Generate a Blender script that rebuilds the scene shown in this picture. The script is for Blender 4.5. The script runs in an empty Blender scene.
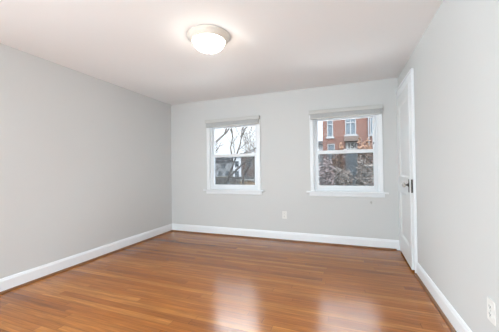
import bpy, bmesh, math, random
from mathutils import Vector, Matrix

# ------------------------------------------------------------------ camera
W2, H2 = 499, 332
F, YAW, PITCH, ROLL = 255.24, -0.3551, 0.0122, -0.0135
L, R, D, CAMH, HC = 3.1437, 0.7312, 4.1175, 1.1706, 2.44
REAR = -2.4
sc = bpy.context.scene
COL = sc.collection
fw = Vector((math.sin(YAW)*math.cos(PITCH), math.cos(YAW)*math.cos(PITCH), math.sin(PITCH)))
rt0 = Vector((math.cos(YAW), -math.sin(YAW), 0))
up0 = rt0.cross(fw)
rt = math.cos(ROLL)*rt0 + math.sin(ROLL)*up0
up = -math.sin(ROLL)*rt0 + math.cos(ROLL)*up0
cam = bpy.data.cameras.new('camera'); cam.sensor_width = 36; cam.lens = F/W2*36
cam.clip_start = 0.02; cam.clip_end = 400
camo = bpy.data.objects.new('camera', cam); COL.objects.link(camo)
m = Matrix((rt, up, -fw)).transposed().to_4x4(); m.translation = (0, 0, CAMH)
camo.matrix_world = m
sc.camera = camo

# ------------------------------------------------------------------ light
SKY = 1.8
FILL_W = 190.0
REAR_W = 26.0
SHADE_L = 26.0
LOW_FILL_W = 12.5
sc.view_settings.view_transform = 'Standard'
sc.view_settings.look = 'None'
sc.view_settings.gamma = 1
sc.view_settings.use_curve_mapping = False
sc.view_settings.exposure = 0.0
w = bpy.data.worlds.new('overcast_sky'); sc.world = w; w.use_nodes = True
nt = w.node_tree; nt.nodes.clear()
o_ = nt.nodes.new('ShaderNodeOutputWorld'); bg = nt.nodes.new('ShaderNodeBackground')
tc = nt.nodes.new('ShaderNodeTexCoord'); nz = nt.nodes.new('ShaderNodeTexNoise')
rp = nt.nodes.new('ShaderNodeValToRGB')
nz.inputs['Scale'].default_value = 2.2; nz.inputs['Detail'].default_value = 4
rp.color_ramp.elements[0].position = .3; rp.color_ramp.elements[0].color = (.84, .90, 1.0, 1)
rp.color_ramp.elements[1].position = .7; rp.color_ramp.elements[1].color = (1.0, 1.0, 1.0, 1)
nt.links.new(tc.outputs['Generated'], nz.inputs['Vector']); nt.links.new(nz.outputs['Fac'], rp.inputs['Fac'])
sx = nt.nodes.new('ShaderNodeSeparateXYZ'); nt.links.new(tc.outputs['Generated'], sx.inputs[0])
fcv = nt.nodes.new('ShaderNodeFloatCurve'); cu = fcv.mapping.curves[0]      # radiance/20 over the sine of the elevation
for k_, (a_, b_) in enumerate([(0, .045), (.19, .07), (.36, .28), (.55, .46), (1, .56)]):
    if k_ in (0, 4): pt = cu.points[0 if k_ == 0 else -1]; pt.location = (a_, b_)
    else: cu.points.new(a_, b_)
fcv.mapping.update()
nt.links.new(sx.outputs['Z'], fcv.inputs['Value'])
mu = nt.nodes.new('ShaderNodeMath'); mu.operation = 'MULTIPLY'; mu.inputs[1].default_value = 20*SKY
nt.links.new(fcv.outputs[0], mu.inputs[0]); nt.links.new(mu.outputs[0], bg.inputs['Strength'])
nt.links.new(rp.outputs['Color'], bg.inputs['Color']); nt.links.new(bg.outputs[0], o_.inputs[0])
# fill light added in an unseen left-wall opening, behind the camera's view
la = bpy.data.lights.new('side_fill', 'AREA'); la.shape = 'RECTANGLE'
la.size = 1.3; la.size_y = 1.5; la.energy = FILL_W; la.color = (0.72, 0.90, 1.0)
lo = bpy.data.objects.new('side_fill', la); COL.objects.link(lo)
lo.location = (-L-0.02, -1.65, 1.35); lo.rotation_euler = (math.radians(90), 0, math.radians(-90))

# soft fill light added at the rear wall, with no opening there
lr_ = bpy.data.lights.new('rear_fill', 'AREA'); lr_.shape = 'RECTANGLE'
lr_.size = 1.2; lr_.size_y = 1.5; lr_.energy = REAR_W; lr_.color = (0.84, 0.94, 1.0)
lro = bpy.data.objects.new('rear_fill', lr_); COL.objects.link(lro)
lro.location = (-1.55, REAR+.02, 1.0); lro.rotation_euler = (math.radians(90), 0, 0)
# low fill light added behind the camera, aimed at the left wall
lb = bpy.data.lights.new('low_fill', 'AREA'); lb.shape = 'RECTANGLE'
lb.size = 0.9; lb.size_y = 0.22; lb.energy = LOW_FILL_W; lb.color = (0.76, 0.90, 1.0); lb.spread = math.radians(72)
lbo = bpy.data.objects.new('low_fill', lb); COL.objects.link(lbo)
lbo.location = (.3, -2.1, .17)
lbo.rotation_euler = (Vector((-L, 3.0, 1.15))-Vector(lbo.location)).to_track_quat('-Z', 'Y').to_euler()

# ------------------------------------------------------------------ materials
def new_mat(name):
    mt = bpy.data.materials.new(name); mt.use_nodes = True
    return mt, mt.node_tree, mt.node_tree.nodes['Principled BSDF']
def N(nt, t, **kw):
    n = nt.nodes.new(t)
    for k, v in kw.items(): setattr(n, k, v)
    return n
def paint(name, col, rough=.6, var=.03, scale=6., bump=0., bscale=60., metal=0., spec=.5):
    """plain colour with a little procedural unevenness"""
    mt, nt, b = new_mat(name)
    tcn = N(nt, 'ShaderNodeTexCoord'); no = N(nt, 'ShaderNodeTexNoise')
    no.inputs['Scale'].default_value = scale; no.inputs['Detail'].default_value = 3
    mx = N(nt, 'ShaderNodeMix', data_type='RGBA')
    mx.inputs['A'].default_value = tuple(c*(1-var) for c in col)+(1,)
    mx.inputs['B'].default_value = tuple(min(1, c*(1+var)) for c in col)+(1,)
    nt.links.new(tcn.outputs['Object'], no.inputs['Vector'])
    nt.links.new(no.outputs['Fac'], mx.inputs['Factor'])
    nt.links.new(mx.outputs['Result'], b.inputs['Base Color'])
    b.inputs['Roughness'].default_value = rough; b.inputs['Metallic'].default_value = metal
    b.inputs['Specular IOR Level'].default_value = spec
    if bump:
        n2 = N(nt, 'ShaderNodeTexNoise'); n2.inputs['Scale'].default_value = bscale; n2.inputs['Detail'].default_value = 4
        bp = N(nt, 'ShaderNodeBump'); bp.inputs['Strength'].default_value = bump; bp.inputs['Distance'].default_value = .002
        nt.links.new(tcn.outputs['Object'], n2.inputs['Vector']); nt.links.new(n2.outputs['Fac'], bp.inputs['Height'])
        nt.links.new(bp.outputs['Normal'], b.inputs['Normal'])
    return mt

M = {}
M['wall'] = paint('wall_paint', (.664, .666, .656), .75, .012, 1.5, .15, 120, spec=.25)
M['ceiling'] = paint('ceiling_paint', (.90, .905, .91), .85, .01, 1.5, .1, 90, spec=.2)
M['trim'] = paint('white_trim_paint', (.88, .90, .92), .35, .01, 8)
M['door'] = paint('white_door_paint', (.80, .81, .81), .4, .012, 6)
M['vinyl'] = paint('white_vinyl', (.82, .85, .88), .35, .01, 10)
M['blind'] = paint('blind_grey_white', (.58, .575, .55), .5, .03, 30)
M['slat'] = paint('blind_slat', (.50, .51, .51), .45, .05, 40)
M['plate'] = paint('outlet_plastic', (.83, .82, .79), .35, .01, 20)
M['slot'] = paint('dark_slot', (.05, .05, .05), .6, .05, 20)
M['bronze'] = paint('aged_bronze', (.07, .06, .05), .35, .2, 60, metal=.9)
M['brass_dull'] = paint('dark_lock_plate', (.09, .08, .07), .4, .2, 60, metal=.8)
M['pan'] = paint('lamp_pan_enamel', (.78, .72, .64), .35, .02, 12)
M['finial'] = paint('brushed_nickel', (.55, .52, .48), .35, .05, 30, metal=.8)
M['hook_grey'] = paint('dull_grey_metal', (.48, .47, .45), .5, .05, 30)
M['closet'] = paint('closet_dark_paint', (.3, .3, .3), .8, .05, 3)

def glass_mat(name, tint, fres=True):
    mt = bpy.data.materials.new(name); mt.use_nodes = True; nt = mt.node_tree; nt.nodes.clear()
    out = N(nt, 'ShaderNodeOutputMaterial'); tr = N(nt, 'ShaderNodeBsdfTransparent'); gl = N(nt, 'ShaderNodeBsdfGlossy')
    mx = N(nt, 'ShaderNodeMixShader'); fr = N(nt, 'ShaderNodeFresnel'); fr.inputs['IOR'].default_value = 1.45
    ns = N(nt, 'ShaderNodeTexNoise'); ns.inputs['Scale'].default_value = 2
    m2 = N(nt, 'ShaderNodeMix', data_type='RGBA')
    m2.inputs['A'].default_value = tint+(1,); m2.inputs['B'].default_value = tuple(min(1, t*1.02) for t in tint)+(1,)
    nt.links.new(ns.outputs['Fac'], m2.inputs['Factor']); nt.links.new(m2.outputs['Result'], tr.inputs['Color'])
    gl.inputs['Roughness'].default_value = .02
    nt.links.new(fr.outputs[0], mx.inputs[0]); nt.links.new(tr.outputs[0], mx.inputs[1]); nt.links.new(gl.outputs[0], mx.inputs[2])
    nt.links.new(mx.outputs[0], out.inputs[0])
    return mt
M['glass'] = glass_mat('window_glass', (.90, .93, .94))
mt = bpy.data.materials.new('insect_screen_mesh'); mt.use_nodes = True; nt = mt.node_tree; nt.nodes.clear()
out = N(nt, 'ShaderNodeOutputMaterial'); tr = N(nt, 'ShaderNodeBsdfTransparent'); df = N(nt, 'ShaderNodeBsdfDiffuse')
mx = N(nt, 'ShaderNodeMixShader'); nsz = N(nt, 'ShaderNodeTexNoise'); nsz.inputs['Scale'].default_value = 40
mr = N(nt, 'ShaderNodeMapRange'); mr.inputs['To Min'].default_value = .38; mr.inputs['To Max'].default_value = .46
df.inputs['Color'].default_value = (.08, .083, .09, 1)
nt.links.new(nsz.outputs['Fac'], mr.inputs['Value']); nt.links.new(mr.outputs['Result'], mx.inputs[0])
nt.links.new(tr.outputs[0], mx.inputs[1]); nt.links.new(df.outputs[0], mx.inputs[2]); nt.links.new(mx.outputs[0], out.inputs[0])
M['screen'] = mt
mt, nt, b = new_mat('lit_frosted_glass'); M['shade'] = mt
lw = N(nt, 'ShaderNodeTexNoise'); lw.inputs['Scale'].default_value = 5
mm = N(nt, 'ShaderNodeMix', data_type='RGBA'); mm.inputs['A'].default_value = (1, .94, .86, 1); mm.inputs['B'].default_value = (1, .93, .83, 1)
nt.links.new(lw.outputs['Fac'], mm.inputs['Factor']); nt.links.new(mm.outputs['Result'], b.inputs['Emission Color'])
b.inputs['Base Color'].default_value = (.9, .87, .8, 1); b.inputs['Emission Strength'].default_value = SHADE_L
b.inputs['Roughness'].default_value = .3
mt, nt, b = new_mat('pale_glass_knob'); M['knob'] = mt
b.inputs['Base Color'].default_value = (.75, .73, .68, 1); b.inputs['Roughness'].default_value = .1
b.inputs['Transmission Weight'].default_value = .6; b.inputs['IOR'].default_value = 1.45

# oak strip floor: boards run along X, random ends, tone per board, long grain
def math_n(nt, op, a, b=None, c=None):
    n = N(nt, 'ShaderNodeMath', operation=op)
    for i, v in enumerate((a, b, c)):
        if v is None: continue
        if hasattr(v, 'links') or hasattr(v, 'is_linked'): nt.links.new(v, n.inputs[i])
        else: n.inputs[i].default_value = v
    return n.outputs[0]
mt, nt, b = new_mat('oak_strip_floor'); M['floor'] = mt
tcn = N(nt, 'ShaderNodeTexCoord'); sp = N(nt, 'ShaderNodeSeparateXYZ'); nt.links.new(tcn.outputs['Object'], sp.inputs[0])
BW = .064
yr = math_n(nt, 'DIVIDE', sp.outputs['Y'], BW); row = math_n(nt, 'FLOOR', yr); fy = math_n(nt, 'FRACT', yr)
wn = N(nt, 'ShaderNodeTexWhiteNoise', noise_dimensions='1D'); nt.links.new(row, wn.inputs['W'])
wl = N(nt, 'ShaderNodeTexWhiteNoise', noise_dimensions='1D'); nt.links.new(math_n(nt, 'ADD', row, 77.7), wl.inputs['W'])
blen = math_n(nt, 'MULTIPLY_ADD', wl.outputs['Value'], 1.2, .9)
xr = math_n(nt, 'DIVIDE', math_n(nt, 'MULTIPLY_ADD', wn.outputs['Value'], 9.0, sp.outputs['X']), blen)
colx = math_n(nt, 'FLOOR', xr); fx = math_n(nt, 'FRACT', xr)
cv = N(nt, 'ShaderNodeCombineXYZ'); nt.links.new(row, cv.inputs[0]); nt.links.new(colx, cv.inputs[1])
wb = N(nt, 'ShaderNodeTexWhiteNoise', noise_dimensions='2D'); nt.links.new(cv.outputs[0], wb.inputs['Vector'])
ramp = N(nt, 'ShaderNodeValToRGB'); cr = ramp.color_ramp
cols = [(0, (.25, .074, .014)), (.05, (.31, .098, .017)), (.35, (.375, .123, .021)), (.75, (.415, .146, .027)), (1, (.48, .182, .037))]
cr.elements[0].position = 0; cr.elements[0].color = cols[0][1]+(1,); cr.elements[1].position = 1; cr.elements[1].color = cols[-1][1]+(1,)
for p_, c_ in cols[1:-1]:
    e = cr.elements.new(p_); e.color = c_+(1,)
nt.links.new(wb.outputs['Value'], ramp.inputs['Fac'])
gv = N(nt, 'ShaderNodeCombineXYZ')
nt.links.new(math_n(nt, 'MULTIPLY_ADD', wb.outputs['Value'], 31.0, math_n(nt, 'MULTIPLY', sp.outputs['X'], 2.2)), gv.inputs[0])
nt.links.new(math_n(nt, 'MULTIPLY', sp.outputs['Y'], 55.0), gv.inputs[1])
nt.links.new(math_n(nt, 'MULTIPLY', wb.outputs['Value'], 17.0), gv.inputs[2])
gr = N(nt, 'ShaderNodeTexNoise'); gr.inputs['Scale'].default_value = 1.6; gr.inputs['Detail'].default_value = 6; gr.inputs['Roughness'].default_value = .65
gr.inputs['Distortion'].default_value = .6
nt.links.new(gv.outputs[0], gr.inputs['Vector'])
grr = N(nt, 'ShaderNodeMapRange'); grr.inputs['From Min'].default_value = .3; grr.inputs['From Max'].default_value = .7
grr.inputs['To Min'].default_value = .66; grr.inputs['To Max'].default_value = 1.26
nt.links.new(gr.outputs['Fac'], grr.inputs['Value'])
gy = math_n(nt, 'MINIMUM', math_n(nt, 'MULTIPLY', fy, BW), math_n(nt, 'MULTIPLY', math_n(nt, 'SUBTRACT', 1.0, fy), BW))
gx = math_n(nt, 'MINIMUM', math_n(nt, 'MULTIPLY', fx, 1.1), math_n(nt, 'MULTIPLY', math_n(nt, 'SUBTRACT', 1.0, fx), 1.1))
gap = N(nt, 'ShaderNodeMapRange'); gap.inputs['From Min'].default_value = .0006; gap.inputs['From Max'].default_value = .0022
gap.inputs['To Min'].default_value = .45; gap.inputs['To Max'].default_value = 1.0
nt.links.new(math_n(nt, 'MINIMUM', gx, gy), gap.inputs['Value'])
sv = N(nt, 'ShaderNodeCombineXYZ')
nt.links.new(math_n(nt, 'MULTIPLY_ADD', wb.outputs['Value'], 19.0, math_n(nt, 'MULTIPLY', sp.outputs['X'], 1.1)), sv.inputs[0])
nt.links.new(math_n(nt, 'MULTIPLY', sp.outputs['Y'], 24.0), sv.inputs[1])
st = N(nt, 'ShaderNodeTexNoise'); st.inputs['Scale'].default_value = 1.3; st.inputs['Detail'].default_value = 4; st.inputs['Distortion'].default_value = .4
nt.links.new(sv.outputs[0], st.inputs['Vector'])
str_ = N(nt, 'ShaderNodeMapRange'); str_.inputs['From Min'].default_value = .32; str_.inputs['From Max'].default_value = .68
str_.inputs['To Min'].default_value = .80; str_.inputs['To Max'].default_value = 1.20
nt.links.new(st.outputs['Fac'], str_.inputs['Value'])
fac = math_n(nt, 'MULTIPLY', math_n(nt, 'MULTIPLY', grr.outputs['Result'], str_.outputs['Result']), gap.outputs['Result'])
sc_ = N(nt, 'ShaderNodeVectorMath', operation='SCALE'); nt.links.new(ramp.outputs['Color'], sc_.inputs[0]); nt.links.new(fac, sc_.inputs['Scale'])
nt.links.new(sc_.outputs[0], b.inputs['Base Color'])
b.inputs['Roughness'].default_value = .32
b.inputs['Coat Weight'].default_value = 1.0; b.inputs['Coat Roughness'].default_value = .19; b.inputs['Coat IOR'].default_value = 1.48; b.inputs['Specular IOR Level'].default_value = 0
bp = N(nt, 'ShaderNodeBump'); bp.inputs['Strength'].default_value = .12; bp.inputs['Distance'].default_value = .001
nt.links.new(fac, bp.inputs['Height']); nt.links.new(bp.outputs[0], b.inputs['Normal']); nt.links.new(bp.outputs[0], b.inputs['Coat Normal'])
M['shoe'] = paint('oak_shoe_moulding', (.22, .095, .034), .35, .2, 20)

# outdoor materials
mt, nt, b = new_mat('red_brick'); M['brick'] = mt
tcn = N(nt, 'ShaderNodeTexCoord'); mp = N(nt, 'ShaderNodeMapping'); mp.inputs['Rotation'].default_value = (math.radians(90), 0, 0)
bt = N(nt, 'ShaderNodeTexBrick'); bt.inputs['Scale'].default_value = 1
bt.inputs['Brick Width'].default_value = .22; bt.inputs['Row Height'].default_value = .075; bt.inputs['Mortar Size'].default_value = .007
bt.inputs['Color1'].default_value = (.075, .027, .017, 1); bt.inputs['Color2'].default_value = (.055, .020, .013, 1); bt.inputs['Mortar'].default_value = (.06, .032, .025, 1)
nt.links.new(tcn.outputs['Object'], mp.inputs[0]); nt.links.new(mp.outputs[0], bt.inputs['Vector']); nt.links.new(bt.outputs['Color'], b.inputs['Base Color'])
b.inputs['Roughness'].default_value = .85
M['out_white'] = paint('exterior_white', (0.130, 0.134, 0.140), .6, .04, 4)
M['out_pane'] = paint('exterior_dark_pane', (0.060, 0.075, 0.090), .12, .15, 2)
M['canopy'] = paint('brown_canopy', (0.048, 0.031, 0.024), .7, .1, 4)
M['sign'] = paint('transom_sign_panel', (0.270, 0.270, 0.270), .6, .05, 6)
M['ink'] = paint('black_numerals', (.012, .012, .014), .5, .1, 6)
M['blue_door'] = paint('blue_grey_door', (0.078, 0.090, 0.102), .5, .08, 4)
M['out_dark'] = paint('dark_metal', (.045, .045, .05), .5, .1, 4)
M['step'] = paint('concrete', (0.144, 0.141, 0.132), .85, .1, 3)
M['bounce_pale'] = paint('bounce_pale', (.62, .62, .60), .85, .05, 3)
M['lawn'] = paint('winter_lawn', (0.052, 0.049, 0.035), .95, .35, 1.5)
M['asphalt'] = paint('asphalt', (0.078, 0.078, 0.081), .9, .12, 2)
M['bark'] = paint('winter_bark', (0.045, 0.039, 0.036), .9, .25, 6)
M['bark2'] = paint('pale_winter_bark', (0.078, 0.069, 0.063), .9, .25, 6)
M['house_white'] = paint('pale_siding', (0.617, 0.637, 0.693), .7, .04, 1)
M['house_brown'] = paint('brown_siding', (0.078, 0.054, 0.046), .8, .15, 1)
M['house_grey'] = paint('grey_siding', (0.198, 0.204, 0.216), .8, .06, 1)
M['roof'] = paint('dark_shingle', (0.048, 0.048, 0.053), .9, .2, 3)
M['tan'] = paint('tan_timber', (0.235, 0.162, 0.095), .8, .15, 3)
M['fence'] = paint('weathered_fence', (0.062, 0.059, 0.056), .9, .2, 3)
M['leaf_or'] = paint('orange_leaves', (0.091, 0.040, 0.016), .8, .5, 3.0)
M['leaf_br'] = paint('brown_grey_leaves', (0.157, 0.127, 0.110), .9, .4, 4.0)
M['leaf_mv'] = paint('mauve_grey_twigs', (0.169, 0.127, 0.127), .9, .4, 4.0)
M['leaf_gn'] = paint('dull_evergreen', (0.032, 0.041, 0.027), .9, .7, 3.0)

# ------------------------------------------------------------------ mesh helpers
class MB:
    def __init__(s): s.bm = bmesh.new()
    def box(s, a, b, bevel=0.):
        a = Vector(a); b = Vector(b)
        lo = Vector((min(a[i], b[i]) for i in range(3))); hi = Vector((max(a[i], b[i]) for i in range(3)))
        r = bmesh.ops.create_cube(s.bm, size=1)
        vs = r['verts']
        for v in vs: v.co = Vector((lo[i]+(v.co[i]+.5)*(hi[i]-lo[i]) for i in range(3)))
        if bevel:
            es = list({e for v in vs for e in v.link_edges})
            bmesh.ops.bevel(s.bm, geom=es, offset=bevel, segments=2, affect='EDGES', profile=.5)
        return s
    def prism(s, prof, axis_a, axis_b, origin, direction, length):
        """extrude a 2-D profile (u,v) spanned by axis_a/axis_b along direction"""
        A, B, O, Dv = Vector(axis_a), Vector(axis_b), Vector(origin), Vector(direction)
        p0 = [s.bm.verts.new(O+A*u+B*v) for u, v in prof]; p1 = [s.bm.verts.new(v.co+Dv*length) for v in p0]
        n = len(prof)
        for i in range(n): s.bm.faces.new((p0[i], p0[(i+1) % n], p1[(i+1) % n], p1[i]))
        s.bm.faces.new(p0[::-1]); s.bm.faces.new(p1)
        return s
    def lathe(s, prof, origin=(0, 0, 0), axis=(0, 0, 1), seg=48):
        O = Vector(origin); Z = Vector(axis).normalized()
        X = Z.orthogonal().normalized(); Y = Z.cross(X)
        rings = []
        for r, z in prof:
            if r < 1e-6: rings.append([s.bm.verts.new(O+Z*z)])
            else: rings.append([s.bm.verts.new(O+Z*z+(X*math.cos(t)+Y*math.sin(t))*r) for t in (2*math.pi*k/seg for k in range(seg))])
        for a, b_ in zip(rings, rings[1:]):
            for k in range(seg):
                k2 = (k+1) % seg
                if len(a) == 1 and len(b_) == 1: continue
                if len(a) == 1: f = (a[0], b_[k], b_[k2])
                elif len(b_) == 1: f = (a[k], b_[0], a[k2])
                else: f = (a[k], b_[k], b_[k2], a[k2])
                s.bm.faces.new(f).smooth = True
        return s
    def tube(s, pts, rad, seg=6):
        pts = [Vector(p) for p in pts]
        if not hasattr(rad, '__len__'): rad = [rad]*len(pts)
        rings = []
        for i, p in enumerate(pts):
            d = (pts[min(i+1, len(pts)-1)]-pts[max(i-1, 0)]).normalized()
            x = d.cross(Vector((.31, .95, .05))).normalized(); y = d.cross(x)
            rings.append([s.bm.verts.new(p+(x*math.cos(t)+y*math.sin(t))*rad[i]) for t in (2*math.pi*k/seg for k in range(seg))])
        for a, b_ in zip(rings, rings[1:]):
            for k in range(seg): s.bm.faces.new((a[k], a[(k+1) % seg], b_[(k+1) % seg], b_[k])).smooth = True
        s.bm.faces.new(rings[0][::-1]); s.bm.faces.new(rings[-1])
        return s
    def build(s, name, mat, parent=None, loc=None):
        bmesh.ops.recalc_face_normals(s.bm, faces=s.bm.faces)
        me = bpy.data.meshes.new(name); s.bm.to_mesh(me); s.bm.free()
        me.materials.append(M[mat] if isinstance(mat, str) else mat)
        o = bpy.data.objects.new(name, me); COL.objects.link(o)
        if parent: o.parent = parent
        if loc: o.location = loc
        return o
def empty(name, loc=(0, 0, 0), rz=0):
    o = bpy.data.objects.new(name, None); COL.objects.link(o); o.location = loc; o.rotation_euler = (0, 0, rz)
    o.empty_display_size = .1
    return o
def tag(o, label=None, cat=None, group=None, kind=None):
    if label: o['label'] = label
    if cat: o['category'] = cat
    if group: o['group'] = group
    if kind: o['kind'] = kind
    return o
def struct(o, label=None, cat=None): return tag(o, label, cat, None, 'structure')

# ------------------------------------------------------------------ room shell
T = .16
struct(MB().box((-L-T, REAR-T, -.12), (R+T, D+T, 0)).build('floor', 'floor'), 'glossy orange-brown oak strip floor of the empty bedroom', 'floor')
struct(MB().box((-L-T, REAR-T, HC), (R+T, D+T, HC+.12)).build('ceiling', 'ceiling'), 'flat off-white ceiling with a dome light', 'ceiling')
struct(MB().box((-L-T, REAR-T, 0), (-L, -2.32, HC)).box((-L-T, -.98, 0), (-L, D+T, HC)).box((-L-T, -2.32, 0), (-L, -.98, .58)).box((-L-T, -2.32, 2.12), (-L, -.98, HC)).build('wall_left', 'wall'), 'plain pale grey wall on the left', 'wall')  # the unseen gap behind the camera is added for the side fill
# back wall with two window openings
WX = (-1.838, .012); OH, Z0, Z1 = .462, .812, 2.0
def wall_with_holes(x0, x1, y0, y1, holes):
    mb = MB(); x = x0
    for a, b_, z0, z1 in holes:
        mb.box((x, y0, 0), (a, y1, HC)); mb.box((a, y0, 0), (b_, y1, z0)); mb.box((a, y0, z1), (b_, y1, HC)); x = b_
    mb.box((x, y0, 0), (x1, y1, HC)); return mb
struct(wall_with_holes(-L, R, D, D+T, [(c-OH, c+OH, Z0-.03, Z1) for c in WX]).build('wall_back', 'wall'), 'pale grey end wall with two windows', 'wall')
struct(MB().box((-L, REAR-T, 0), (R, REAR, HC)).build('wall_rear', 'wall'), 'plain grey wall behind the viewer', 'wall')
# right wall with the door opening
DY0, DY1, DZ = 3.30, 4.065, 2.135
mb = MB().box((R, REAR-T, 0), (R+T, DY0, HC)).box((R, DY0, DZ), (R+T, DY1, HC)).box((R, DY1, 0), (R+T, D+T, HC))
struct(mb.build('wall_right', 'wall'), 'plain pale grey wall on the right beside the door', 'wall')
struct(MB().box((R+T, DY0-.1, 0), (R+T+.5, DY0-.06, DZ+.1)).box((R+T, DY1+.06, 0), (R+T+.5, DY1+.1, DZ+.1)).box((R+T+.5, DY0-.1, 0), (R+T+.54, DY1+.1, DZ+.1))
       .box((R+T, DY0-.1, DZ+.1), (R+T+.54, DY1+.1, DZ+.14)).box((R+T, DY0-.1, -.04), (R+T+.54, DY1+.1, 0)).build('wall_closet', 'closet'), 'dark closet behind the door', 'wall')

# baseboards with an eased top, and stained shoe moulding
BP = [(0, 0), (.017, 0), (.017, .112), (.013, .122), (.010, .134), (.004, .140), (0, .140)]
SP = [(.017, .001)]+[(.017+.019*math.cos(t), .001+.019*math.sin(t)) for t in [k*math.pi/2/6 for k in range(7)]]
X_, Y_, Z_ = Vector((1, 0, 0)), Vector((0, 1, 0)), Vector((0, 0, 1))
struct(MB().prism(BP, X_, Z_, (-L, REAR, 0), Y_, D-REAR).build('baseboard_left', 'trim'), 'white baseboard along the left wall', 'baseboard')
struct(MB().prism(BP, -Y_, Z_, (-L+.017, D, 0), X_, L+R-.017-.02).build('baseboard_back', 'trim'), 'white baseboard under the two windows', 'baseboard')
BY = 3.234
struct(MB().prism(BP, -X_, Z_, (R, REAR, 0), Y_, BY-REAR).build('baseboard_right', 'trim'), 'white baseboard along the right wall', 'baseboard')
struct(MB().prism(SP, X_, Z_, (-L, REAR, 0), Y_, D-REAR-.017).build('trim_1', 'shoe'), 'brown wooden shoe moulding at the foot of the left wall', 'moulding')
struct(MB().prism(SP, -Y_, Z_, (-L+.036, D, 0), X_, L+R-.036-.06).build('trim_2', 'shoe'), 'brown wooden shoe moulding at the foot of the window wall', 'moulding')
struct(MB().prism(SP, -X_, Z_, (R, REAR, 0), Y_, BY-REAR).build('trim_3', 'shoe'), 'brown wooden shoe moulding at the foot of the right wall', 'moulding')

# ------------------------------------------------------------------ windows
def window(n, c, label):
    root = empty('window_%d' % n, (c, D, 0)); struct(root, label, 'window')
    CW = .05
    # casing: two legs and a head, stepped profile
    mb = MB()
    for s in (-1, 1):
        mb.box((s*OH, -.016, Z0), (s*(OH+CW), .0, Z1+.06), .003)
        mb.box((s*(OH+CW-.014), -.023, Z0), (s*(OH+CW), -.014, Z1+.06), .002)
    mb.box((-OH, -.016, Z1), (OH, 0, Z1+.06), .003)
    mb.build('casing', 'trim', root)
    # plastered jamb lining of the opening
    mb = MB()
    for s in (-1, 1): mb.box((s*OH, 0, Z0), (s*(OH-.008), .15, Z1))
    mb.box((-OH+.008, 0, Z1-.008), (OH-.008, .15, Z1))
    mb.build('jamb', 'trim', root)
    mb = MB().box((-.575, -.058, Z0-.022), (.575, 0, Z0), .005).box((-OH, 0, Z0-.03), (OH, .15, Z0-.001))
    mb.build('stool', 'trim', root)
    MB().prism([(0, 0), (.012, 0), (.018, .012), (.018, .05), (0, .056)], -Y_, Z_, (-.53, 0, Z0-.078), X_, 1.06).build('apron', 'trim', root)
    # vinyl frame in the opening
    a = OH-.008; fwid = .024
    mb = MB()
    for s in (-1, 1):
        mb.box((s*a, .030, Z0), (s*(a-fwid), .120, Z1-.008), .002)
        mb.box((s*(a-fwid+.002), .064, Z0), (s*(a-fwid-.006), .070, Z1-.008))      # parting bead of the track
    mb.box((-a+fwid, .030, Z1-.034), (a-fwid, .120, Z1-.008), .002)
    mb.box((-a+fwid, .030, Z0), (a-fwid, .120, Z0+.026), .002)
    mb.build('frame', 'vinyl', root)
    b = a-fwid-.001
    def sash(name, y0, y1, z0, z1, st, bot, top):
        mb = MB()
        for s in (-1, 1): mb.box((s*b, y0, z0), (s*(b-st), y1, z1), .003)
        mb.box((-b+st, y0, z0), (b-st, y1, z0+bot), .003); mb.box((-b+st, y0, z1-top), (b-st, y1, z1), .003)
        so = mb.build(name, 'vinyl', root)
        ym = (y0+y1)/2
        MB().box((-b+st-.004, ym-.003, z0+bot-.004), (b-st+.004, ym+.003, z1-top+.004)).build('pane', 'glass', so)
        return so
    lo_ = sash('lower_sash', .034, .062, Z0+.027, 1.442, .035, .058, .050)
    up_ = sash('upper_sash', .072, .100, 1.395, Z1-.035, .035, .048, .045)
    MB().box((-.03, .038, 1.442), (.03, .058, 1.448)).box((-.012, .040, 1.448), (.03, .054, 1.458), .002).build('sash_lock', 'vinyl', lo_)
    MB().box((b-.032, .067, 1.52), (b-.018, .073, 1.545), .001).build('vent_latch', 'out_dark', up_)
    MB().box((-b+.004, .108, Z0+.03), (-b+.016, .116, 1.42)).box((b-.004, .108, Z0+.03), (b-.016, .116, 1.42)).box((-b+.016, .108, 1.408), (b-.016, .116, 1.42)).box((-b+.016, .108, Z0+.03), (b-.016, .116, Z0+.042)).build('screen_frame', 'vinyl', root)
    MB().box((-b+.014, .1115, Z0+.04), (b-.014, .1125, 1.41)).build('insect_screen', 'screen', root)
    return root
window(1, WX[0], 'white double-hung window looking out on bare trees')
window(2, WX[1], 'white double-hung window facing the red brick building')

# raised blinds: boxed valance, stack of slats, bottom rail
def blind(c, label):
    root = empty('window_blind', (c, D, 2.0))
    tag(root, label, 'window blind', 'raised blinds over the windows')
    MB().box((-.517, -.074, .008), (.517, -.066, .068), .002).box((-.517, -.066, .008), (-.509, -.016, .068)).box((.509, -.066, .008), (.517, -.016, .068)).box((-.509, -.066, .060), (.509, -.016, .068)).box((-.517,-.079,.056),(.517,-.074,.066),.002).build('valance', 'blind', root)
    MB().box((-.503, -.060, .012), (.503, -.022, .056)).build('headrail', 'slat', root)
    mb = MB()
    for k in range(14):
        z = .0105-.0042*k
        pr = [(-.066, z-.0028), (-.042, z), (-.018, z-.0028), (-.018, z-.0064), (-.042, z-.0036), (-.066, z-.0064)]
        mb.prism(pr, Y_, Z_, (-.498+.0012*(k % 3), 0, 0), X_, .994)
    mb.build('slats', 'slat', root)
    MB().box((-.500, -.067, -.064), (.500, -.017, -.050), .003).build('bottom_rail', 'blind', root)
    for x in (-.34, 0, .34): MB().box((x-.002, -.069, -.064), (x+.002, -.0675, .010)).build('ladder_cord', 'blind', root)
    return root
blind(WX[0], 'grey-white blind raised to a stack over the window with bare trees')
blind(WX[1], 'grey-white blind raised to a stack over the window facing red brick')

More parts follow.
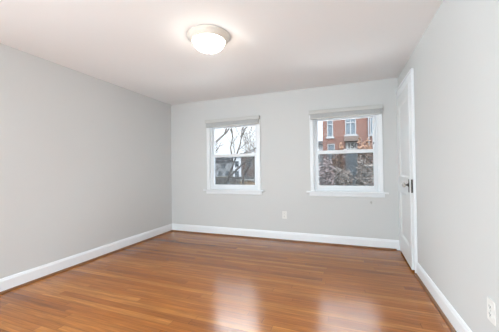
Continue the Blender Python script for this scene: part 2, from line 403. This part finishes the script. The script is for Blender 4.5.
# ------------------------------------------------------------------ door in the right wall
droot = empty('door_1', (R, DY1, 0)); struct(droot, 'white two-panel door standing ajar in the right wall', 'door')
CT = .018
mb = MB()
mb.box((-CT, DY0-.066-DY1, 0), (0, DY0-DY1-.003, DZ+.003), .003).box((-CT-.008, DY0-.066-DY1, 0), (-CT+.004, DY0-.050-DY1, DZ+.11), .002)
mb.box((-CT, .003, 0), (0, D-DY1-.001, DZ+.003), .003)
mb.box((-CT, DY0-.066-DY1, DZ+.003), (0, D-DY1-.001, DZ+.115), .003).box((-CT-.010, DY0-.066-DY1, DZ+.095), (-CT+.004, D-DY1-.001, DZ+.118), .002)
mb.build('door_casing', 'trim', droot)
MB().box((0, DY0-DY1-.003, 0), (T, DY0-DY1+.0, DZ)).box((0, 0, 0), (T, .003, DZ)).box((0, DY0-DY1, DZ-.0), (T, 0, DZ+.003)).build('door_jamb', 'trim', droot)
# leaf hangs on the far jamb and stands a little open into the room; local: -Y towards the latch, -X face to the room
hing = empty('door_leaf_hinge', (0, 0, 0)); COL.objects.unlink(hing); bpy.data.objects.remove(hing)
LW, LT, LZ0, LZ1 = .755, .034, .022, 2.122
def leaf_mesh():
    mb = MB(); ST = .105
    y0, y1 = -.003, -LW
    def b_(ya, yb, za, zb, bev=.0015): mb.box((0, ya, za), (LT, yb, zb), bev)
    b_(y0, y0-ST, LZ0, LZ1); b_(y1+ST, y1, LZ0, LZ1)
    ya, yb = y0-ST, y1+ST
    b_(ya, yb, LZ0, .25); b_(ya, yb, .84, 1.05); b_(ya, yb, 1.985, LZ1)
    for za, zb in ((.25, .84), (1.05, 1.985)):
        mb.box((.013, ya, za), (LT-.011, yb, zb))                        # recessed field
        for (a, c, e, f) in ((ya, ya-.022, za, zb), (yb+.022, yb, za, zb)):
            mb.prism([(0.003, 0), (.014, 0), (.014, -.022 if a == ya else .022)], X_, Y_, (0, a if a == ya else c, e), Z_, f-e)
        mb.prism([(0.003, 0), (.014, 0), (.014, .022)], X_, Z_, (0, yb, za), Y_, ya-yb)
        mb.prism([(0.003, 0), (.014, 0), (.014, -.022)], X_, Z_, (0, yb, zb), Y_, ya-yb)
    return mb
leaf = leaf_mesh().build('door_leaf', 'door', droot)
leaf.location = (-.019, -.002, 0); leaf.rotation_euler = (0, 0, -math.radians(1.75))
KY = -LW+.062
MB().box((-.004, KY-.022, .88), (0, KY+.022, 1.03), .0015).build('escutcheon', 'brass_dull', leaf)
MB().lathe([(0, 0), (.022, 0), (.022, .006), (.011, .010), (.010, .026), (.014, .030), (0, .031)], (-.004, KY, .965), (-1, 0, 0), 20).build('knob_shank', 'bronze', leaf)
MB().lathe([(0, .026), (.014, .027), (.024, .036), (.0275, .046), (.024, .058), (.012, .065), (0, .066)], (-.004, KY, .965), (-1, 0, 0), 12).build('knob', 'knob', leaf)
MB().box((.009, -LW-.0016, .88), (.027, -LW+.001, 1.03), .0008).build('latch_plate', 'brass_dull', leaf)
MB().box((.012, -LW-.010, .945), (.024, -LW-.0014, .972), .001).build('latch_bolt', 'bronze', leaf)
for z in (.24, 1.93):
    mb = MB().tube([(-.006, .002, z), (-.006, .002, z+.09)], .006, 10)
    mb.box((-.0025, -.03, z), (0, 0, z+.09)).tube([(-.006, .002, z+.09), (-.006, .002, z+.098)], [.004, .002], 8).tube([(-.006, .002, z-.008), (-.006, .002, z)], [.002, .004], 8)
    mb.build('hinge', 'door', leaf)

# ------------------------------------------------------------------ ceiling light
lr = empty('ceiling_light', (-1.19, 2.14, HC))
lr.scale = (.955, .955, 1)
tag(lr, 'round flush-mount ceiling light with a glowing frosted glass bowl', 'ceiling light')
MB().lathe([(0, 0), (.211, 0), (.213, -.006), (.209, -.014), (.200, -.018), (.198, -.026), (.190, -.034), (.178, -.040), (.175, -.050), (.164, -.055), (.156, -.050), (0, -.050)], seg=64).build('pan', 'pan', lr)
MB().lathe([(.154, -.048)]+[(.154*math.cos(t), -.053-.088*math.sin(t)) for t in [k*math.pi/2/14 for k in range(14)]]+[(0, -.141)], seg=64).build('glass_shade', 'shade', lr)
MB().lathe([(0, -.138), (.013, -.1395), (.014, -.145), (.008, -.148), (.009, -.153), (.006, -.160), (0, -.161)], seg=16).build('finial', 'finial', lr)

# ------------------------------------------------------------------ outlets and wall hook
def outlet(loc, rz, label):
    r = empty('wall_outlet', loc, rz); tag(r, label, 'outlet', 'wall outlets')
    MB().box((-.038, -.007, -.061), (.038, 0, .061), .003).build('cover_plate', 'plate', r)
    for s in (-1, 1):
        f = MB().box((-.017, -.0095, s*.021-.014), (.017, -.006, s*.021+.014), .004).build('receptacle', 'plate', r)
        MB().box((-.008, -.0101, s*.021-.002), (-.0055, -.0090, s*.021+.008)).box((.0055, -.0101, s*.021-.002), (.008, -.0090, s*.021+.007)).tube([(0, -.0101, s*.021-.007), (0, -.0090, s*.021-.007)], .0028, 8).build('slots', 'slot', f)
    MB().lathe([(0, .0085), (.0035, .008), (.0035, .006)], (0, 0, 0), (0, -1, 0), 12).build('screw', 'finial', r)
    return r
outlet((-.927, D, .412), 0, 'white wall outlet between the two windows above the baseboard')
outlet((R, 1.742, .392), -math.pi/2, 'white wall outlet low on the right wall near the viewer')
hk = empty('wall_hook', (.363, D, .664)); tag(hk, 'tiny grey hook in the wall below the right window', 'hook')
MB().lathe([(0, 0), (.014, 0), (.014, .002), (.011, .004), (0, .004)], (0, 0, 0), (0, -1, 0), 16).build('base_plate', 'hook_grey', hk)
MB().tube([(0, -.003, .004), (0, -.016, .003), (0, -.024, -.004), (0, -.024, -.014), (0, -.018, -.020), (0, -.013, -.018)], .004, 8).build('hook_arm', 'hook_grey', hk)

# ------------------------------------------------------------------ outdoors: ground
GZ = -.75
struct(MB().box((-160, D+.6, GZ-.3), (80, 180, GZ)).build('ground', 'lawn'), 'dull winter lawn outside the windows', 'ground')
struct(MB().box((-9, D+.6, GZ), (8, 9.6, GZ+.03)).build('bounce_slab', 'bounce_pale'), 'unseen pale slab added to bounce daylight into the room', 'bounce_slab')  # pale slab added out of view to bounce skylight onto the ceiling
struct(MB().box((-2.6, 10.2, GZ), (30, 12.0, GZ+.03)).build('path', 'asphalt'), 'grey path in front of the brick building', 'path')

# brick building across the path
FY = 16.0
bb = empty('brick_building', (0, FY, GZ)); tag(bb, 'red brick apartment building seen through the right window', 'building')
def W(x, z): return z-GZ
wins = []
for x0, x1, z0, z1, cols_ in [(-.93, -.58, 3.03, 4.62, 1), (.09, .69, 3.09, 4.62, 2), (1.42, 2.02, 3.05, 4.62, 2), (-.93, -.50, .75, 2.62, 1), (3.2, 3.8, 3.05, 4.62, 2), (3.2, 3.8, .6, 2.2, 2), (5.0, 5.6, 3.05, 4.62, 2), (5.0, 5.6, .6, 2.2, 2)]:
    wins.append((x0, x1, z0-GZ, z1-GZ, cols_))
dx0, dx1, dz1 = .09, .75, 2.66-GZ
mb = MB(); bx0, bx1, bh = -1.19, 7.0, 5.5
xs = sorted({bx0, bx1, dx0, dx1}|{v for w_ in wins for v in w_[:2]})
for xa, xb in zip(xs, xs[1:]):
    xm = (xa+xb)/2; hs = [(w_[2], w_[3]) for w_ in wins if w_[0] < xm < w_[1]]
    if dx0 < xm < dx1: hs.append((0, dz1))
    z = 0
    for a, b_ in sorted(hs):
        if a > z: mb.box((xa, 0, z), (xb, .3, a))
        z = b_
    mb.box((xa, 0, z), (xb, .3, bh))
mb.box((bx0, .3, 0), (bx0+.3, 7, bh)).box((bx1-.3, .3, 0), (bx1, 7, bh)).box((bx0+.3, 6.7, 0), (bx1-.3, 7, bh))
mb.build('brick_wall', 'brick', bb)
MB().box((bx0-.1, -.12, bh), (bx1+.1, 7.1, bh+.25)).build('flat_roof', 'out_white', bb)
for x0, x1, z0, z1, cn in wins:
    mb = MB(); t = .055
    mb.box((x0, .02, z0), (x0+t, .14, z1)).box((x1-t, .02, z0), (x1, .14, z1)).box((x0+t, .02, z1-t), (x1-t, .14, z1)).box((x0+t, .02, z0), (x1-t, .14, z0+t))
    zm = z0+(z1-z0)*.48
    mb.box((x0+t, .04, zm-.03), (x1-t, .12, zm+.03))
    if cn == 2: mb.box(((x0+x1)/2-.03, .05, z0+t), ((x0+x1)/2+.03, .11, zm-.03)).box(((x0+x1)/2-.03, .05, zm+.03), ((x0+x1)/2+.03, .11, z1-t))
    mb.box((x0-.06, -.07, z0-.09), (x1+.06, .1, z0))
    f = mb.build('window', 'out_white', bb)
    MB().box((x0+t, .09, z0+t), (x1-t, .10, z1-t)).build('pane', 'out_pane', f)
# entrance: brown canopy, transom with the number, blue-grey door
MB().box((dx0-.07, -.45, 2.68-GZ), (dx1+.07, .05, 2.98-GZ), .02).build('canopy', 'canopy', bb)
df_ = MB().box((dx0, .06, 0.1), (dx0+.05, .16, dz1)).box((dx1-.05, .06, .1), (dx1, .16, dz1)).box((dx0+.05, .06, 2.16-GZ), (dx1-.05, .16, 2.24-GZ)).box((dx0+.05, .06, dz1-.03), (dx1-.05, .16, dz1)).build('door_frame', 'out_white', bb)
sg = MB().box((dx0+.05, .09, 2.24-GZ), (dx1-.05, .12, dz1-.03)).build('transom_sign', 'sign', bb)
fc = bpy.data.curves.new('numerals', 'FONT'); fc.body = '150'; fc.size = .40; fc.align_x = 'CENTER'; fc.align_y = 'CENTER'; fc.extrude = .006; fc.offset = .016
fo = bpy.data.objects.new('numerals', fc); COL.objects.link(fo); fo.rotation_euler = (math.radians(90), 0, 0)
dg = bpy.context.evaluated_depsgraph_get(); me = bpy.data.meshes.new_from_object(fo.evaluated_get(dg)); bpy.data.objects.remove(fo)
me.materials.clear(); me.materials.append(M['ink'])
no_ = bpy.data.objects.new('numerals', me); COL.objects.link(no_); no_.parent = sg; no_.rotation_euler = (math.radians(90), 0, 0)
no_.location = ((dx0+dx1)/2+.07, .082, 2.435-GZ)
dl = MB()
dl.box((dx0+.05, .09, .1), (dx1-.05, .13, .95)).box((dx0+.05, .09, .95), (dx0+.14, .13, 2.16-GZ)).box((dx1-.14, .09, .95), (dx1-.05, .13, 2.16-GZ)).box((dx0+.14, .09, 2.05-GZ), (dx1-.14, .13, 2.16-GZ)).box((dx0+.14,.08,1.85),(dx1-.14,.125,1.95))
dl = dl.build('entrance_door', 'blue_door', bb)
MB().box((dx0+.14, .10, .95), (dx1-.14, .11, 2.05-GZ)).build('door_glass', 'out_pane', dl)
MB().box((dx0-.4, -1.1, 0), (dx1+.4, .06, .1)).box((dx0-.2, -.6, .1), (dx1+.2, .06, .18)).build('step', 'step', bb)
MB().tube([(1.34, -.06, .05), (1.34, -.06, bh)], .045, 8).build('downspout', 'out_dark', bb)
pl = empty('slim_post', (-.545*15.1/16, 15.1, GZ)); tag(pl, 'slim pale post standing left of the brick building entrance', 'post')
MB().tube([(0, 0, 0), (0, 0, 2.42)], .022, 8).build('shaft', 'out_white', pl); MB().lathe([(0, 2.5), (.04, 2.46), (.045, 2.42), (0, 2.42)], seg=10).build('cap', 'out_white', pl)
# pale neighbour at the left of the brick building
nb = empty('garage', (-2.9, 20, GZ)); tag(nb, 'low pale grey garage left of the brick building', 'building')
MB().box((-1.6, 0, 0), (1.4, 4, 3.7)).build('wall', 'house_grey', nb)
MB().box((-1.75, -.2, 3.7), (1.5, 4.2, 3.95)).build('roof', 'roof', nb)
MB().box((-1.0, -.03, 0), (.9, .02, 2.3)).build('garage_door', 'out_white', nb)

# ------------------------------------------------------------------ plants
def leaf_cloud(rng, blobs, n, size):
    bm = bmesh.new()
    for k in range(n):
        c, r = blobs[rng.randrange(len(blobs))]
        d = Vector((rng.gauss(0, 1), rng.gauss(0, 1), rng.gauss(0, 1))).normalized()*(rng.random()**.4)
        p = Vector(c)+Vector((d.x*r[0], d.y*r[1], d.z*r[2]))
        if p.z < .03: p.z = .03+rng.random()*.1
        u = Vector((rng.gauss(0, 1), rng.gauss(0, 1), rng.gauss(0, 1))).normalized(); v = u.orthogonal().normalized()
        s = size*(.6+.8*rng.random())
        q = [p-u*s, p+v*s*.45, p+u*s, p-v*s*.45]
        bm.faces.new([bm.verts.new(x) for x in q])
    mb = MB(); mb.bm.free(); mb.bm = bm
    return mb
def shrub(seed, loc, w_, h, mat, label, n=700, size=.10, group='shrubs in front of the brick building'):
    rng = random.Random(seed); r = empty('shrub', loc); tag(r, label, 'shrub', group)
    blobs = [((rng.uniform(-.5, .5)*w_, rng.uniform(-.3, .3)*w_, h*rng.uniform(.35, .8)), (w_*.38, w_*.3, h*.26)) for _ in range(6)]
    leaf_cloud(rng, blobs, n, size).build('foliage', mat, r)
    mb = MB()
    for k in range(9):
        b_ = blobs[k % 6][0]
        e = Vector(b_)+Vector((rng.uniform(-.2, .2)*w_, rng.uniform(-.1, .1)*w_, rng.uniform(.0, .25)*h))
        mb.tube([(rng.uniform(-.06, .06), rng.uniform(-.06, .06), 0), (e.x*.5, e.y*.5, e.z*.55), e], [.022, .014, .005], 5)
    mb.build('stems', 'bark2', r)
    return r
shrub(1, (-.95, 13.2, GZ), .75, 2.35, 'leaf_mv', 'mauve-grey twiggy shrub at the left edge of the right window', 900, .11)
shrub(2, (-.10, 13.6, GZ), .55, 2.1, 'leaf_br', 'brown-grey shrub before the entrance with the number', 600, .11)
shrub(3, (.98, 13.4, GZ), .55, 2.5, 'leaf_br', 'brown-grey shrub right of the numbered entrance', 800, .11)
shrub(4, (-.36, 14.4, GZ), .42, 3.5, 'leaf_or', 'rust-orange leafy shrub left of the canopy', 500, .10)
shrub(5, (1.05, 14.6, GZ), .45, 3.5, 'leaf_or', 'tall rust-orange shrub against the brick right of the number', 500, .10)

def tree(loc, mains, label, seed, mat='bark', twigs=150, group='bare trees outside the left window', tl=.9):
    """mains: list of (points relative to loc, radius at base, radius at tip); twigs grow from them"""
    rng = random.Random(seed); r = empty('bare_tree', loc); tag(r, label, 'tree', group)
    for i, (pts, r0, r1) in enumerate(mains):
        n = len(pts); rad = [1.35*(r0+(r1-r0)*k/(n-1)) for k in range(n)]
        MB().tube(pts, rad, 8).build('trunk' if i == 0 else 'branch', mat, r)
    mb = MB()
    def grow(p, d, ln, rad, depth):
        q = p+d*ln*.5+Vector((rng.uniform(-.08, .08), rng.uniform(-.08, .08), rng.uniform(-.03, .08)))*ln
        e = q+(d+Vector((0, 0, .15))).normalized()*ln*.5
        mb.tube([p, q, e], [rad, rad*.85, rad*.65], 4)
        if depth:
            for s in (q, e):
                for _ in range(2 if s is e else 1):
                    d2 = (d+Vector((rng.uniform(-1, 1), rng.uniform(-.8, .8), rng.uniform(-.35, .9)))*.8).normalized()
                    grow(s, d2, ln*rng.uniform(.55, .8), rad*.72, depth-1)
    for k in range(twigs):
        pts, r0, r1 = mains[rng.randrange(len(mains))]
        i = rng.randrange(max(0, len(pts)-3), len(pts)-1) if len(pts) > 2 else 0
        t = rng.random(); p = Vector(pts[i]).lerp(Vector(pts[i+1]), t)
        d = (Vector(pts[i+1])-Vector(pts[i])).normalized()
        d2 = (d+Vector((rng.uniform(-1, 1), rng.uniform(-.8, .8), rng.uniform(-.2, .9)))).normalized()
        grow(p, d2, tl*rng.uniform(.5, 1.1), max(r1*.8, .014), 2)
    tag(mb.build('twigs', mat, r), kind='stuff')
    return r
    return r
g = GZ
tree((-5.5, 10, g), [([(0, 0, 0), (.03, 0, 1.0), (.02, 0, 2.2), (.0, 0, 3.4)], .07, .04),
                      ([(.01, 0, 2.75), (.21, .03, 3.13), (.63, .05, 3.47), (.73, .1, 3.76), (.75, .1, 4.6)], .042, .02),
                      ([(.55, .05, 3.4), (.72, .12, 3.55), (1.05, .15, 4.05)], .026, .015)],
     'bare tree at the left edge of the left window with a forked limb', 3, 'bark', 16)
mid_tree = tree((-6.15, 12.45, -1.11), [([(0, 0, 0), (.1, 0, 1.1), (.25, 0, 1.5), (.61, 0, 2.37), (.87, 0, 3.04), (1.0, 0, 3.9)], .045, .018),
                      ([(.12, 0, 1.2), (.29, -.05, 1.55), (1.05, -.1, 2.19), (1.4, -.12, 2.32), (2.0, -.1, 2.5)], .038, .022),
                      ([(.5, 0, 2.2), (.35, .1, 2.9), (.45, .1, 3.3), (.4, .1, 4.2)], .028, .014)],
     'bare tree in the middle of the left window with a long slanting limb', 9, 'bark', 22)
mid_tree.scale = (1.19, 1.0, 1.19)
tree((-7.0, 17.3, g), [([(0, 0, 0), (.1, 0, 1.4), (.4, 0, 2.6), (.6, 0, 4.2)], .06, .02),
                     ([(.15, 0, 1.5), (.8, 0, 2.5), (1.4, 0, 3.2), (1.7, 0, 4.2)], .035, .014)],
     'slim pale-barked bare tree behind the forked one', 21, 'bark2', 22)
tree((-4.75, 15.0, g), [([(0, 0, 0), (-.1, 0, 1.6), (-.3, 0, 2.8), (-.25, 0, 4.4)], .06, .02),
                     ([(-.1, 0, 1.7), (-.7, 0, 2.7), (-.9, 0, 3.6)], .03, .012)],
     'slim bare tree toward the right side of the left window', 33, 'bark2', 16)

# ------------------------------------------------------------------ houses beyond the trees
def house(name, loc, w_, d_, h, rise, wallm, roofm, label, wins_, door=None, cat='house'):
    r = empty(name, loc); tag(r, label, cat, 'houses beyond the bare trees')
    MB().box((-w_/2, 0, 0), (w_/2, d_, h)).build('wall', wallm, r)
    MB().prism([(-w_/2-.3, h), (w_/2+.3, h), (w_/2+.3, h+.15), (0, h+rise), (-w_/2-.3, h+.15)], X_, Z_, (0, -.3, 0), Y_, d_+.6).build('roof', roofm, r)
    for x, z, ww, hh in wins_:
        f = MB().box((x-ww/2-.08, -.06, z-.08), (x+ww/2+.08, .02, z+hh+.08)).build('window', 'out_white', r)
        MB().box((x-ww/2, -.09, z), (x-.04, -.05, z+hh)).box((x+.04, -.09, z), (x+ww/2, -.05, z+hh)).build('pane', 'out_pane', f)
    return r
house('house', (-24.4, 60, -1.6), 4.6, 8, 5.9, 1.0, 'house_white', 'roof', 'pale blue-grey house in the centre of the left window', [(-1.3, .9, .9, 1.4), (.9, .9, .9, 1.4), (-1.3, 3.4, .9, 1.4), (.9, 3.4, .9, 1.4)])
house('house', (-32.4, 66, -1.6), 9.5, 8, 4.9, 2.0, 'house_grey', 'roof', 'grey house behind the forked tree at left', [(-1.2, .9, 1, 1.4), (1.2, .9, 1, 1.4), (0, 3.2, 1, 1.3)])
house('house', (-19.8, 52, -1.6), 2.9, 8, 5.6, 1.2, 'house_brown', 'roof', 'dark brown house at the right edge of the left window', [(-.6, .9, .7, 1.4), (.6, 3.2, .7, 1.4)])
house('house', (-19.3, 68.6, -3.75), 11.6, 6, 10.15, 2.1, 'house_grey', 'roof', 'large grey house with a tall roof rising behind the others', [(-3, 7.35, 1, 1.5), (0, 7.35, 1, 1.5), (3, 7.35, 1, 1.5)])
# timber fence and tan shed low in the left window
fr_ = empty('timber_fence', (-8.6, 18.6, GZ)); tag(fr_, 'weathered dark timber fence low in the left window', 'fence')
mb = MB()
for k in range(52): mb.box((-3.9+.15*k, 0, 0), (-3.9+.15*k+.135, .025, 1.28+.03*((k*7) % 3)))
mb.build('pickets', 'fence', fr_); MB().box((-3.9, .025, .2), (3.9, .07, .3)).box((-3.9, .025, 1.0), (3.9, .07, 1.1)).build('rail', 'fence', fr_)
sh = empty('tan_shed', (-6.75, 17.6, GZ)); tag(sh, 'low tan timber lean-to at the lower right of the left window', 'shed')
MB().box((-.55, 0, 0), (.55, .6, 1.05)).build('wall', 'tan', sh); MB().box((-.65, -.08, 1.05), (.65, .7, 1.13)).build('roof', 'step', sh)
shrub(8, (-9.3, 15.9, GZ), .7, 1.3, 'leaf_br', 'brown-grey shrub low at the left of the left window', 600, .12, 'shrubs beyond the left window')
shrub(9, (-8.5, 17.2, GZ), .8, .8, 'leaf_gn', 'low dull green shrub at the foot of the timber fence', 600, .12, 'shrubs beyond the left window')
